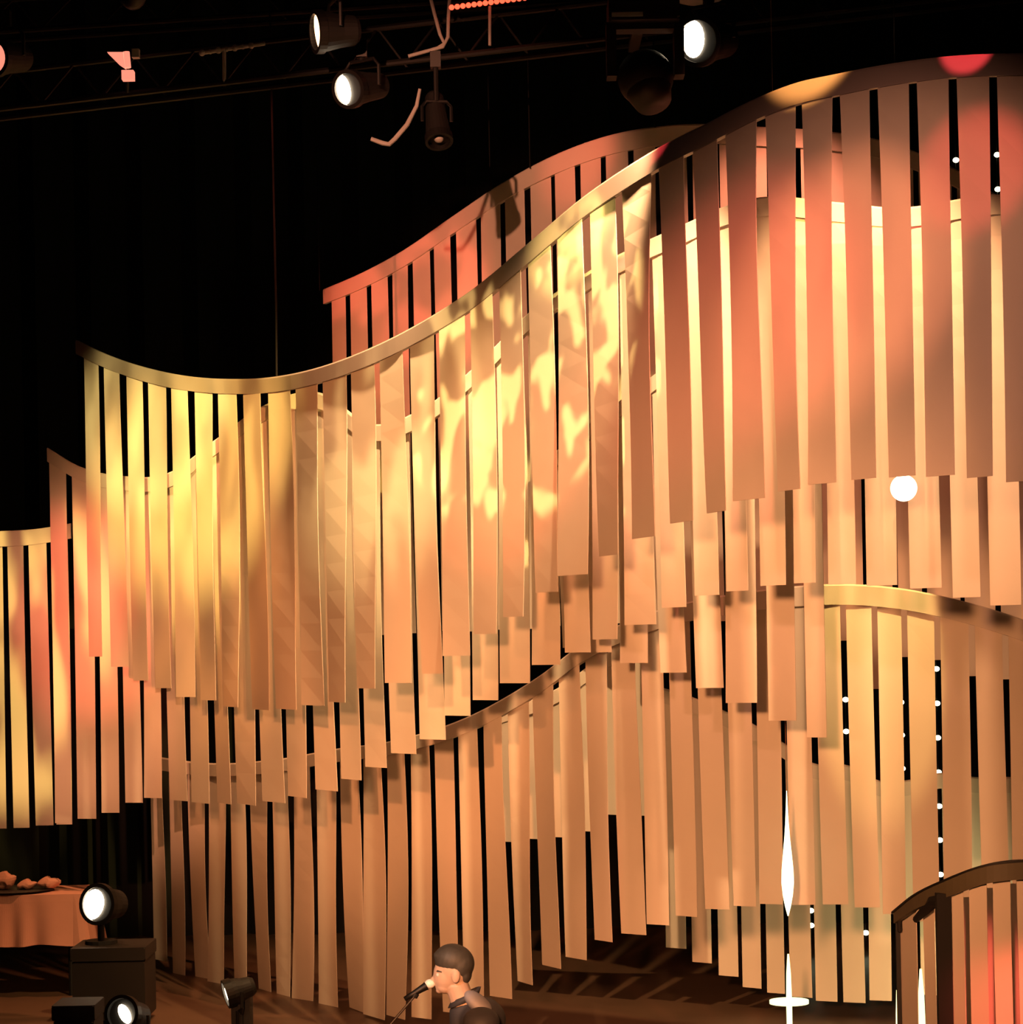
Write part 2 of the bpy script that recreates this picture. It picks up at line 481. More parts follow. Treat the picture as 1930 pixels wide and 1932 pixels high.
E_top = [(275, 1425), (400, 1440), (525, 1432), (640, 1412), (735, 1399), (850, 1366), (920, 1335), (1020, 1275), (1100, 1215), (1200, 1166),
         (1290, 1138), (1400, 1118), (1500, 1106), (1600, 1102), (1700, 1110), (1800, 1130), (1880, 1152), (1990, 1190)]
E_dep = [(275, 23.4), (450, 22.0), (640, 20.6), (760, 19.4), (900, 18.8), (1100, 17.6), (1300, 17.0), (1600, 16.6), (1990, 16.6)]
E_gap = [277, 312, 348, 388, 428, 465, 507, 548, 592, 636, 680, 725, 770, 815, 860, 908, 955, 1002, 1052, 1103, 1152, 1208,
         1260, 1313, 1369, 1424, 1480, 1537, 1596, 1655, 1711, 1773, 1838, 1901, 1965]
E_bot = [(295, 1803), (328, 1830), (362, 1845), (398, 1862), (440, 1858), (485, 1868), (523, 1877), (568, 1888), (615, 1893),
         (657, 1901), (697, 1914), (750, 1918), (795, 1922), (840, 1913), (890, 1900), (930, 1885), (975, 1866), (1020, 1831), (1090, 1804),
         (1130, 1780), (1185, 1763), (1240, 1747), (1290, 1728), (1340, 1716), (1400, 1708), (1500, 1705), (1600, 1708), (1680, 1725),
         (1750, 1738), (1980, 1760)]
curtain('lowest ribbon curtain behind the singer, hanging almost to the stage floor',
        E_top, [(275, 24), (735, 26), (1100, 34), (1990, 42)], E_dep, E_gap, E_bot, gapw=11, seed=21, span=(275, 1990), wob=1.5, gapy=1450)

K_top = [(925, 1345), (1050, 1300), (1150, 1230), (1255, 1190)]
curtain('narrow ribbon curtain hidden behind the lowest one, seen only through its slits',
        K_top, [(925, 26), (1255, 30)], [(925, 20.4), (1255, 19.2)], [930, 978, 1027, 1078, 1128, 1180, 1235],
        [(950, 1592), (1002, 1586), (1052, 1580), (1103, 1573), (1152, 1541), (1208, 1540), (1250, 1540)], gapw=11, seed=31, span=(925, 1250), wob=0.3)

G_top = [(1245, 1296), (1313, 1318), (1370, 1343), (1424, 1368), (1480, 1403), (1537, 1441), (1597, 1443), (1655, 1472), (1711, 1472),
         (1775, 1458), (1840, 1466), (1901, 1466), (1990, 1466)]
G_gap = [1253, 1301, 1348, 1395, 1441, 1485, 1531, 1582, 1634, 1686, 1731, 1777, 1823, 1870, 1920, 1975]
G_bot = [(1275, 1786), (1328, 1815), (1375, 1840), (1420, 1864), (1470, 1876), (1510, 1882), (1560, 1890), (1610, 1893), (1660, 1887), (1720, 1880), (1970, 1870)]
curtain('olive-lit ribbon curtain behind the lowest one, its strip ends peeping out above the floor light',
        G_top, [(1245, 28), (1990, 30)], [(1245, 20.6), (1500, 19.8), (1990, 19.0)], G_gap, G_bot, gapw=lambda x: 4 if 1480 < x < 1490 else 10, seed=41, span=(1248, 1985), wob=0.4, gapy=1760)

H_top = [(-70, 1002), (0, 1002), (60, 999), (120, 990), (180, 978)]
curtain('ribbon curtain with strips cut by the picture edge, above the linen covered table',
        H_top, [(-70, 30), (180, 28)], [(-70, 23.0), (180, 22.9)], [-78, -33, 10, 50, 94, 134], [(-60, 1566), (-10, 1563), (38, 1562), (82, 1558), (115, 1556)],
        gapw=10, seed=51, span=(-78, 134), wob=0.8, gapy=1100)

# foreground barrel of strips on its own frame
def barrel():
    Y0 = 13.0
    root = thing('framed_ribbon_screen', 'low curved screen of red-lit strips on a black post frame standing on the floor', 'screen',
                 tuple(P(1850, 1700, Y0 + .4)) [:2] + (0.0,))
    top = [(1690, 1722), (1730, 1690), (1790, 1660), (1850, 1636), (1900, 1627), (1950, 1626), (2080, 1660)]
    dep = [(1690, 13.7), (1730, 13.35), (1790, 13.05), (1850, 12.9), (1900, 12.85), (2080, 12.9)]
    hh = [(1690, 20), (1790, 32), (1900, 34), (2080, 34)]
    def band(x0, x1, y_off, h_off, dd, thick, name, m):
        bm = bmesh.new()
        n = 30
        rows = []
        pts = []
        for k in range(n + 1):
            x = x0 + (x1 - x0) * k / n
            p = P(x, interp(top, x) + y_off, interp(dep, x) + dd)
            pts.append((p, drop(p, interp(top, x) + y_off + (h_off if h_off else interp(hh, x)))))
        for k, (p, zb) in enumerate(pts):
            a, b = pts[max(k - 1, 0)][0], pts[min(k + 1, n)][0]
            t = Vector((b.x - a.x, b.y - a.y, 0)).normalized()
            nn = Vector((t.y, -t.x, 0)) * thick / 2
            r = []
            for s, z in ((1, p.z), (-1, p.z), (-1, zb), (1, zb)):
                r.append(bm.verts.new((p.x + nn.x * s, p.y + nn.y * s, z)))
            rows.append(r)
        for a, b in zip(rows, rows[1:]):
            for i in range(4):
                bm.faces.new((a[i], b[i], b[(i + 1) % 4], a[(i + 1) % 4]))
        bm.faces.new(rows[0])
        bm.faces.new(rows[-1][::-1])
        return obj(name, bm, m, root)
    band(1690, 2060, 0, None, 0, 0.03, 'header', M['darkheader'])
    band(1689, 2060, -3, 4, 0, 0.05, 'rim', M['black'])
    # inner black arch and posts
    bm = bmesh.new()
    q = P(1778, 1685, 13.08)
    box(bm, (q.x - .038, q.y - .03, 0), (q.x + .042, q.y + .03, q.z))
    obj('post', bm, M['blackpost'], root)
    bm = bmesh.new()
    a, b = P(1762, 1700, 13.18), P(1728, 1735, 13.45)
    tube(bm, [P(1775, 1699, 13.12), a, b], [0.04, 0.036, 0.02], 8)
    obj('brace', bm, M['blackpost'], root)
    bm = bmesh.new()
    q = P(1697, 1728, 13.66)
    tube(bm, [q, (q.x, q.y, drop(q, 1758))], 0.014, 8)
    obj('hook', bm, M['blackpost'], root)
    # back half of the loop
    bm = bmesh.new()
    for xx in (1694, 2050):
        q = P(xx, 1740, 13.7 if xx < 1900 else 13.0)
        box(bm, (q.x - .012, q.y, 0), (q.x + .012, q.y + .024, q.z))
        if xx < 1900:
            obj('post', bm, M['black'], root)
            bm = bmesh.new()
    obj('post', bm, M['black'], root)
    rnd = random.Random(9)
    for (xl, xr, dd) in ((1694, 1728, .10), (1742, 1762, .18), (1793, 1817, .05), (1828, 1861, .05), (1873, 1906, .05), (1918, 1950, .05), (1962, 1996, .05), (2006, 2040, .05)):
        pl = P(xl, interp(top, xl) + 16, interp(dep, xl) + dd)
        pr = P(xr, interp(top, xr) + 16, interp(dep, xr) + dd)
        zb = 0.06
        bm = bmesh.new()
        t = (pr - pl); t.z = 0; t.normalize()
        nn = Vector((t.y, -t.x, 0)) * .002
        rows = []
        for k in range(9):
            f = k / 8
            w = Vector((0, .01 * math.sin(f * 6 + xl), 0))
            r = []
            for p, s in ((pl, 1), (pr, 1), (pr, -1), (pl, -1)):
                v = p + nn * s + w
                r.append(bm.verts.new((v.x, v.y, p.z + (zb - p.z) * f)))
            rows.append(r)
        for a_, b_ in zip(rows, rows[1:]):
            for j in range(4):
                bm.faces.new((a_[j], b_[j], b_[(j + 1) % 4], a_[(j + 1) % 4]))
        bm.faces.new(rows[0]); bm.faces.new(rows[-1][::-1])
        obj('strip', bm, M['cloth'], root)
    # second layer of strips behind the slits
    for (xl, xr) in ((1806, 1842), (1852, 1888), (1897, 1932)):
        pl = P(xl, interp(top, xl) + 40, 13.6)
        pr = P(xr, interp(top, xr) + 40, 13.6)
        bm = bmesh.new()
        box(bm, (pl.x, pl.y, 0.9), (pr.x, pl.y + .004, min(pl.z, pr.z)))
        obj('strip', bm, M['cloth'], root)
barrel()

# ------------------------------------------------------------------ suspension cables
def cable(label, px, y0, y1, Y, r=0.004, kink=False, m='rig', x2=None):
    a, b = P(px, y1, Y), P(px, y0, Y)
    top = Vector((a.x, a.y, 12.0))
    bm = bmesh.new()
    pts = [top, a]
    if kink:
        k1, k2 = P(px - 4, 440, Y), P(px - 1, 590, Y)
        pts = [top, Vector((k1.x, a.y, k1.z)), k2, a]
    tube(bm, pts, r, 6)
    o = obj('suspension_cable', bm, M[m])
    return tag(o, label, 'cable', 'wires holding the curtains up')
cable('thin steel wire dropping to the lowest dip of the longest curtain', 522, 100, 712, 18.3, 0.008, True)
cable('thin steel wire dropping to the arched far curtain beside the bent bracket', 925, 20, 360, 20.2, 0.005)
cable('thin steel wire dropping to the arched far curtain, halfway up its slope', 1000, 0, 318, 19.8, 0.006)
cable('thin steel wire ending where the arched far curtain meets the longest curtain', 1236, 0, 240, 18.0, 0.007)
cable('faint thin steel wire dropping behind the open end of the arched far curtain', 603, 150, 548, 22.3, 0.004)

# ------------------------------------------------------------------ strings of bulbs behind the curtains
def bulb_string(label, px, ys, Y=23.5):
    a = P(px, ys[-1] + 25, Y)
    root = thing('bulb_string', label, 'string light', (a.x, a.y, 12.0), 'bulb strings behind the ribbon curtains')
    bm = bmesh.new()
    tube(bm, [(a.x, a.y + .02, 12.0), (a.x, a.y + .02, a.z)], 0.004, 6)
    obj('wire', bm, M['black'], root)
    for y in ys:
        q = P(px + 0.02 * (y - ys[-1]), y, Y)
        bm = bmesh.new()
        ball(bm, (a.x, a.y, q.z), (0.032, 0.026, 0.026), 10, 8)
        obj('bulb', bm, M['bulb'], root, True)
bulb_string('string of bright bulbs seen through the widest slit of the lowest curtain', 1775, [1262, 1327, 1392, 1457, 1521, 1585, 1650])
bulb_string('string of three bulbs under the hanging globe lamp', 1703, [1325, 1387, 1450])
bulb_string('pair of bulbs in the slit beside the longest stepped strip', 1597, [1320, 1380])
bulb_string('pair of bulbs in the top slit below the tallest crest, near the picture edge', 1883, [292, 357])
bulb_string('single bulb in the top slit next to the pair below the crest', 1804, [302])
bulb_string('pair of bulbs in the dark slit through the brown strips', 1299, [888, 923], 21.5)
bulb_string('pair of bulbs under the lowest curtain between olive strips, beside the bright spindle', 1531, [1718, 1746])
bulb_string('lone bulb under the lowest curtain between the last olive strips', 1634, [1760])

# ------------------------------------------------------------------ globe, spindle and floor tubes
g = P(1705, 921, 14.05 - 0.35 + 0.0)
root = thing('globe_lamp', 'white glowing globe lamp hanging just under the strips of the longest curtain', 'lamp', (g.x, g.y, g.z))
bm = bmesh.new(); ball(bm, g, 0.078, 24, 16); obj('globe', bm, M['globe'], root, True)
bm = bmesh.new(); tube(bm, [g + Vector((0, 0, .07)), g + Vector((0, 0, .12))], 0.025, 12); obj('cap', bm, M['black'], root)
bm = bmesh.new(); tube(bm, [g + Vector((0, 0, .1)), (g.x, g.y, 12.0)], 0.004, 6); obj('cord', bm, M['black'], root)

Y = 16.1
root = thing('glowing_spindle', 'slender glowing spindle hanging in front of the lowest curtain', 'lamp', tuple(P(1486, 1620, Y)))
bm = bmesh.new()
prof = [(1492, .002), (1520, .006), (1550, .011), (1580, .019), (1610, .030), (1640, .040), (1665, .043), (1690, .034), (1710, .020), (1728, .003)]
tube(bm, [P(1484 + (y - 1492) * .012, y, Y) for y, r in prof], [r for y, r in prof], 16)
obj('glow', bm, M['spindle'], root, True)  # glowing spindle shape on a thin cord
bm = bmesh.new()
q = P(1484, 1493, Y)
tube(bm, [q, (q.x, q.y, 12.0)], 0.0015, 5)
obj('cord', bm, M['linen'], root)


def floor_tube(label, px, y0, Y, r, ring=None, prof=None):
    q = P(px, y0, Y)
    root = thing('glowing_tube', label, 'lamp', (q.x, q.y, 0))
    bm = bmesh.new(); tube(bm, [(q.x, q.y, 0), (q.x, q.y, .03)], .12, 20); obj('base', bm, M['black'], root)
    bm = bmesh.new()
    tube(bm, [(q.x, q.y, .03), (q.x, q.y, q.z - .35), (q.x, q.y, q.z - .15), (q.x, q.y, q.z)], [r, r, r * .8, r * .3], 14)
    obj('glow', bm, M['tube'], root, True)
    if ring:
        z = drop(q, ring)
        bm = bmesh.new()
        tube(bm, [(q.x, q.y, z - .012), (q.x, q.y, z + .012)], .15, 28)
        obj('disc', bm, M['tube'], root, True)['label'] = 'glowing disc in place of a light spot on the floor'  # glowing disc put in for a spot of light on the floor
floor_tube('upright glowing tube with a disc, standing in for the floor reflection under the spindle', 1487, 1800, 17.8, .022, 1890)  # this glowing tube is added in place of a reflection in the floor
floor_tube('upright glowing tube lamp seen through the strips of the framed screen', 1737, 1828, 14.6, .023)
floor_tube('upright glowing tube lamp at the outer edge of the framed screen, half hidden by it', 1692, 1868, 14.9, .012)

# ------------------------------------------------------------------ lighting rig
RY = 17.5
def truss(label, y0, y1, Y, z_off=0.32, x0=-500, x1=2500):
    a, b = P(x0, y0 + (y1 - y0) * (x0 / 1930), Y), P(x1, y0 + (y1 - y0) * (x1 / 1930), Y)
    root = thing('lighting_truss', label, 'truss', tuple((a + b) / 2))
    for oy, oz in ((0, 0), (.3, 0), (.15, z_off)):
        bm = bmesh.new()
        tube(bm, [a + Vector((0, oy, oz)), b + Vector((0, oy, oz))], 0.025, 8)
        obj('chord', bm, M['rig'], root)
    bm = bmesh.new()
    n = 26
    for k in range(n):
        p, q = a.lerp(b, k / n), a.lerp(b, (k + .5) / n)
        r = a.lerp(b, (k + 1) / n)
        tube(bm, [p, q + Vector((0, .15, z_off))], .011, 5)
        tube(bm, [q + Vector((0, .15, z_off)), r + Vector((0, .3, 0))], .011, 5)
    o = obj('lattice', bm, M['rig'], root)
    return a, b
T1 = truss('dark lattice truss crossing the black space above the curtains', 205, -20, 18.0)
T2 = truss('dark lattice truss higher up behind the lamps', 60, -70, 20.5)


def trussz(px, Y=18.0):
    return P(px, 205 - 225 * px / 1930, Y)


def fixture(label, px, py, Y, r, length, yaw, pitch, lens='lens', lensr=0.72, group='stage spotlights on the rig', stand=None, energy=0, lens_shape=None, yoke=True, rollm=0):
    """cylinder body with front rim, lens, yoke and clamp; aimed by yaw/pitch (0,0 = at the camera)"""
    c = P(px, py, Y)
    root = thing('stage_spotlight' if not stand else 'floor_spotlight', label, 'spotlight', tuple(c), group)
    d = Vector((math.sin(yaw) * math.cos(pitch), -math.cos(yaw) * math.cos(pitch), math.sin(pitch)))
    q = d.to_track_quat('Z', 'Y').to_matrix().to_4x4()
    def place(bm):
        bmesh.ops.transform(bm, matrix=Matrix.Translation(c) @ q, verts=bm.verts[:])
    bm = bmesh.new()
    tube(bm, [(0, 0, -length), (0, 0, -length + .03), (0, 0, -length * .55), (0, 0, -.06), (0, 0, -.01)], [r * .55, r * .72, r * .8, r * .95, r], 24)
    place(bm); obj('housing', bm, M['black'], root, False)
    bm = bmesh.new()
    n = 28
    R1, R0 = r * 1.06, r * .86
    vs = []
    for k in range(n):
        a = 2 * math.pi * k / n
        vs.append([bm.verts.new((math.cos(a) * rr, math.sin(a) * rr, z)) for rr, z in ((R1, -.03), (R1, .03), (R0, .03), (R0, -.012))])
    for k in range(n):
        a, b = vs[k], vs[(k + 1) % n]
        for i in range(4):
            bm.faces.new((a[i], b[i], b[(i + 1) % 4], a[(i + 1) % 4]))
    place(bm); obj('rim', bm, M['rig'], root)
    bm = bmesh.new()
    if lens_shape:
        ox, oy, rx, ry, rot = lens_shape
        ball(bm, (ox * r, oy * r, .004), (rx * r, ry * r, .012), 20, 10, Matrix.Rotation(rot, 4, 'Z'))
    else:
        ball(bm, (0, 0, .004), (r * lensr, r * lensr, .02), 24, 10)
    place(bm); ob = obj('lens', bm, M[lens], root, True)
    ob['label'] = 'glowing lens'
    if yoke:
        up = 1 if not stand else -1
        bm = bmesh.new()
        s = Vector((math.cos(yaw), math.sin(yaw), 0))
        cc = c - d * length * .4
        w = r * 1.12
        e = Vector((0, 0, up))
        tube(bm, [cc - s * w, cc - s * w + e * (r * 1.1), cc - s * w * .7 + e * r * 1.5, cc + s * w * .7 + e * r * 1.5, cc + s * w + e * (r * 1.1), cc + s * w], .014, 6)
        obj('yoke', bm, M['rig'], root)
        bm = bmesh.new()
        top = cc + e * r * 1.5
        if stand:
            tube(bm, [top, (top.x, top.y, 0.03)], .03, 8)
            tube(bm, [(top.x, top.y, 0.0), (top.x, top.y, .03)], .2, 16)
            obj('stand', bm, M['black'], root)
        else:
            zz = trussz(px, Y).z
            tube(bm, [top, (top.x, top.y, max(zz, top.z + .08))], .02, 8)
            box(bm, (top.x - .04, top.y - .04, max(zz, top.z + .08) - .06), (top.x + .04, top.y + .04, max(zz, top.z + .08) + .06))
            obj('clamp', bm, M['rig'], root)
    return root


fixture('round black spotlight glowing white above the bent steel bracket', 660, 168, 17.25, .135, .42, -.55, -.25,
        lens_shape=(-.40, .02, .46, .80, 0.05))
fixture('largest glowing white spotlight, high above the crest of the curtains', 1318, 78, 17.0, .175, .5, -.5, -.22,
        lens_shape=(-.22, .12, .50, .76, -.12))
fixture('spotlight seen almost edge-on as a thin glowing slit at the top', 601, 60, 17.0, .15, .3, -1.22, -.10, lens='lens_orange', lens_shape=(-.05, 0, .42, .86, .15))
fixture('spotlight at the picture edge showing a dim pink lens', -12, 108, 17.2, .14, .4, -.4, -.2, lens='red_glow', lens_shape=(0, 0, .75, .8, 0))
fixture('unlit black spotlight pointing down beside the bent bracket', 828, 262, 17.6, .10, .42, .2, -1.1, lens='steel', lensr=.35)

# big moving head, dark, hanging by the largest lamp
c = P(1216, 62, 16.6)
root = thing('moving_head_light', 'large dark unlit moving head light hanging beside the largest glowing spotlight', 'spotlight', tuple(c))
bm = bmesh.new(); box(bm, (c.x - .26, c.y - .18, c.z + .05), (c.x + .24, c.y + .18, c.z + .22)); bmesh.ops.bevel(bm, geom=bm.edges[:], offset=.02, segments=2); obj('base', bm, M['black'], root)
bm = bmesh.new()
for s in (-1, 1):
    box(bm, (c.x + s * .24 - .035, c.y - .08, c.z - .32), (c.x + s * .24 + .035, c.y + .08, c.z + .06))
box(bm, (c.x - .27, c.y - .07, c.z + .01), (c.x + .27, c.y + .07, c.z + .06))
obj('yoke', bm, M['black'], root)
bm = bmesh.new(); box(bm, (c.x - .04, c.y, c.z + .22), (c.x + .04, 18.02, c.z + .28)); obj('hanger', bm, M['black'], root)
bm = bmesh.new()
ball(bm, (c.x, c.y, c.z - .32), (.2, .2, .2), 24, 14)
tube(bm, [(c.x, c.y, c.z - .34), (c.x + .05, c.y - .1, c.z - .52)], [.19, .13], 20)
obj('head', bm, M['case'], root, True)
bm = bmesh.new(); box(bm, (c.x - .24, c.y - .19, c.z + .07), (c.x - .02, c.y - .18, c.z + .1)); obj('trim_plate', bm, M['steel'], root)

# bent steel bracket, curved arm, tee bracket, red-lit bar, pink-lit lamp head
bm = bmesh.new()
tube(bm, [P(792, 168, 17.6), P(786, 200, 17.6), P(768, 235, 17.6), P(745, 262, 17.6), P(734, 272, 17.6), P(722, 270, 17.6), P(700, 262, 17.6)], [.012, .015, .018, .018, .018, .018, .016], 8)
o = obj('bent_bracket', bm, M['steel']); tag(o, 'bent hook-shaped steel bracket hanging in the dark below the truss', 'bracket')
bm = bmesh.new()
tube(bm, [P(806, -30, 17.9), P(818, 20, 17.9), P(830, 65, 17.9), P(838, 82, 17.9), P(824, 92, 17.9)], .014, 8)
tube(bm, [P(850, -30, 17.9), P(846, 30, 17.9), P(845, 70, 17.9), P(836, 88, 17.9), P(770, 106, 17.9)], .014, 8)
o = obj('curved_bracket', bm, M['steel']); tag(o, 'pair of curved steel arms at the top beside the red-lit bar', 'bracket')

a = P(380, 100, 17.99); b = P(500, 82, 17.99)
root = thing('tee_bracket', 'pale steel cross bar with a short drop rod under the truss', 'bracket', tuple(a))
bm = bmesh.new(); tube(bm, [a, b], .016, 8)
for k in range(7):
    ball(bm, a.lerp(b, k / 7 * .9 + .01), .026 if k % 2 == 0 else .02, 8, 6)
obj('cross_bar', bm, M['steel'], root)
bm = bmesh.new(); tube(bm, [P(423, 92, 17.99), P(423, 156, 17.99)], .015, 8); obj('rod', bm, M['steel'], root)

a = P(852, 14, 17.8); b = P(990, -4, 17.8)
root = thing('red_lit_bar', 'bar at the top edge, its red light put in as glowing beads', 'bar', tuple(a))
bm = bmesh.new(); tube(bm, [a + Vector((0, .03, .015)), b + Vector((0, .03, .015))], .03, 8); obj('housing', bm, M['black'], root)
for k in range(14):
    bm = bmesh.new(); ball(bm, a.lerp(b, k / 13), .021, 8, 6); obj('bead', bm, M['redlit'], root, True)  # glowing beads stand in for red light falling on the bar
bm = bmesh.new(); tube(bm, [P(924, 8, 17.85), P(924, 86, 17.85)], .012, 8); obj('drop_rod', bm, M['steel'], root)

c = P(232, 118, 17.7)
root = thing('small_lamp_head', 'small pink-lit lamp bracket beyond the tee bracket, its light put in as glow', 'spotlight', tuple(c))
bm = bmesh.new()
vs = [P(202, 98, 17.7), P(232, 98, 17.7), P(236, 128, 17.7), P(224, 120, 17.7)]
f = [bm.verts.new(v) for v in vs] + [bm.verts.new(v + Vector((0, .06, 0))) for v in vs]
for i in range(4):
    bm.faces.new((f[i], f[(i + 1) % 4], f[4 + (i + 1) % 4], f[4 + i]))
bm.faces.new(f[:4]); bm.faces.new(f[4:][::-1])
obj('reflector', bm, M['red_glow'], root)  # emission here and below stands in for pink light on the bracket
bm = bmesh.new(); tube(bm, [P(238, 98, 17.72), P(241, 128, 17.72)], .026, 8); obj('tube', bm, M['red_glow'], root)
bm = bmesh.new()
p = P(242, 143, 17.7); box(bm, (p.x - .045, p.y - .04, p.z - .035), (p.x + .045, p.y + .04, p.z + .035)); obj('cup', bm, M['red_glow'], root)
bm = bmesh.new(); p = P(257, 102, 17.7); box(bm, (p.x - .03, p.y - .03, p.z - .03), (p.x + .025, p.y + .03, p.z + .035)); obj('clip', bm, M['steel'], root)
bm = bmesh.new(); p = P(240, 120, 17.75); tube(bm, [p, P(240, 177, 18.0)], .015, 8); obj('hook_clamp', bm, M['rig'], root)

# grey dish at the very top
c = P(1318, -12, 17.75)
bm = bmesh.new(); ball(bm, c, (.22, .15, .085), 24, 12)
o = obj('lamp_hood', bm, M['steel'], None, True); tag(o, 'rounded grey metal hood at the very top, over the largest glowing spotlight', 'lamp hood')
bm = bmesh.new(); ball(bm, P(250, -14, 17.4), (.11, .1, .13), 20, 12)
o = obj('lamp_hood', bm, M['case'], None, True); tag(o, 'dull rounded metal hood peeping in at the top above the pink-lit lamp bracket', 'lamp hood')

# ------------------------------------------------------------------ table with linen
Yt = 21.6
tl = P(-170, 1690, Yt); tr_ = P(152, 1688, Yt)
zt = tr_.z
root = thing('table', 'table standing in the dark under a pink linen cloth', 'table', ((tl.x + tr_.x) / 2, Yt + .4, 0))
bm = bmesh.new(); box(bm, (tl.x + .02, Yt + .04, zt - .05), (tr_.x - .03, Yt + .8, zt - .012)); obj('tabletop', bm, M['case'], root)
for xx in (tl.x + .08, tr_.x - .12):
    for yy in (Yt + .1, Yt + .72):
        bm = bmesh.new(); tube(bm, [(xx, yy, 0), (xx, yy, zt - .03)], .025, 8); obj('leg', bm, M['black'], root)
# cloth
bm = bmesh.new()
n = 90
pts = []
x0, x1, y0, y1 = tl.x, tr_.x, Yt + .01, Yt + .84
per = [(x0 + (x1 - x0) * k / n, y0, 0, -1) for k in range(n + 1)] + [(x1, y0 + (y1 - y0) * k / 20, 1, 0) for k in range(1, 21)]
rows = []
hem = drop(tr_, 1782)
for j in range(9):
    f = j / 8
    r = []
    for k, (x, y, nx, ny) in enumerate(per):
        fold = (0.5 + 0.5 * math.sin(k * .33 + math.sin(k * .11) * 2)) * .05 * f
        z = zt + (hem - zt) * f - (.05 * f if k > n else 0) + .01 * math.sin(k * .2) * f
        fl = .05 * f if k >= n - 3 else 0
        r.append(bm.verts.new((x + nx * (fold + .02 * f) + fl, y + ny * (fold + .02 * f) - fl * .4, z)))
    rows.append(r)
for a, b in zip(rows, rows[1:]):
    for k in range(len(per) - 1):
        bm.faces.new((a[k], a[k + 1], b[k + 1], b[k]))
back = bm.verts.new((x0, y1, zt))
bm.faces.new(rows[0][::-1] + [back])
o = obj('tablecloth', bm, M['linen'])
md = o.modifiers.new('thick', 'SOLIDIFY'); md.thickness = .008; md.offset = 1
tag(o, 'pink linen cloth draped over the table in the dark corner', 'tablecloth')
# tray and folded napkins
tc_ = P(35, 1684, Yt + .3)
bm = bmesh.new()
tube(bm, [(tc_.x - .05, Yt + .35, zt + .012), (tc_.x - .05, Yt + .35, zt + .03)], [.34, .38], 32)
o = obj('serving_tray', bm, M['case']); tag(o, 'flat dark tray lying on the pink linen table', 'tray')
def napkin(label, px, py, w, h, seed):
    rnd = random.Random(seed)
    q = P(px, py, Yt + .3)
    bm = bmesh.new()
    vs = ball(bm, (q.x, Yt + .33, zt + .03 + h / 2), (w / 2, .09, h / 2), 20, 12)
    for v in vs:
        k = math.sin(v.co.x * 60 + seed) * .008 + math.sin(v.co.z * 70 + v.co.x * 25) * .008
        v.co += Vector((k, k * .6, k * .8)) + Vector((rnd.uniform(-.003, .003),) * 3)
        v.co.z = max(v.co.z, zt + .033)
    o = obj('napkin', bm, M['linen'], None, False)
    tag(o, label, 'napkin', 'crumpled napkins on the tray')
napkin('crumpled pink napkin piled highest on the dark tray', 8, 1660, .19, .17, 1)
napkin('crumpled pink napkin lying low in the middle of the dark tray', 50, 1672, .16, .085, 2)
napkin('crumpled pink napkin at the end of the tray nearest the glowing floor spotlight', 92, 1668, .20, .11, 3)

# ------------------------------------------------------------------ flight cases and floor lamps
def case(label, px0, px1, ytop, Y, dep_=.6, m='case'):
    a, b = P(px0, ytop, Y), P(px1, ytop, Y)
    root = thing('flight_case', label, 'case', ((a.x + b.x) / 2, Y + dep_ / 2, 0))
    bm = bmesh.new(); box(bm, (a.x, Y, .06), (b.x, Y + dep_, a.z - .12)); bmesh.ops.bevel(bm, geom=bm.edges[:], offset=.012, segments=2); obj('body', bm, M[m], root)
    bm = bmesh.new(); box(bm, (a.x - .01, Y - .01, a.z - .11), (b.x + .01, Y + dep_ + .01, a.z)); bmesh.ops.bevel(bm, geom=bm.edges[:], offset=.012, segments=2); obj('lid', bm, M[m], root)
    for xx in (a.x + .06, b.x - .06):
        for yy in (Y + .06, Y + dep_ - .06):
            bm = bmesh.new(); tube(bm, [(xx - .015, yy, .032), (xx + .015, yy, .032)], .032, 10); obj('caster', bm, M['black'], root)
    return root
case('tall brown-black flight case standing in the dark under the glowing floor spotlight', 135, 272, 1790, 19.8)
case('low dark case at the bottom edge in front of the tall flight case', 100, 176, 1898, 17.2, .4, 'black')

fixture('brightest floor spotlight, glowing white beside the linen covered table', 186, 1706, 20.0, .17, .3, -.42, .1, group='spotlights on the stage floor', stand=False,
        lens_shape=(-.30, -.02, .62, .78, -.35), yoke=False)
fixture('small floor spotlight glowing orange-white at the bottom edge', 232, 1913, 17.0, .13, .3, -.3, .2, group='spotlights on the stage floor', stand=True,
        lens_shape=(.12, 0, .33, .60, .6))
fixture('floor spotlight turned edge-on, a thin glowing sliver before the lowest strips', 432, 1874, 17.6, .105, .2, -1.28, -.25, group='spotlights on the stage floor', stand=True)
q = P(190, 1760, 20.1)
bm = bmesh.new(); tube(bm, [(q.x, 20.12, P(135, 1790, 19.8).z + .001), (q.x, 20.12, q.z + .1)], .03, 10)
tube(bm, [(q.x, 20.12, P(135, 1790, 19.8).z + .001), (q.x, 20.12, P(135, 1790, 19.8).z + .03)], .14, 16)
tag(obj('lamp_stand', bm, M['black']), 'short black stand on the tall flight case carrying the brightest floor spotlight', 'stand')
q = P(452, 1866, 17.6)
bm = bmesh.new()
box(bm, (q.x - .07, 17.62, q.z - .5), (q.x + .07, 17.85, q.z + .02)); bmesh.ops.bevel(bm, geom=bm.edges[:], offset=.015, segments=2)
box(bm, (q.x - .10, 17.55, 0), (q.x + .10, 17.95, q.z - .49))
tag(obj('dimmer_box', bm, M['black']), 'narrow black upright box right behind the edge-on floor spotlight', 'box')

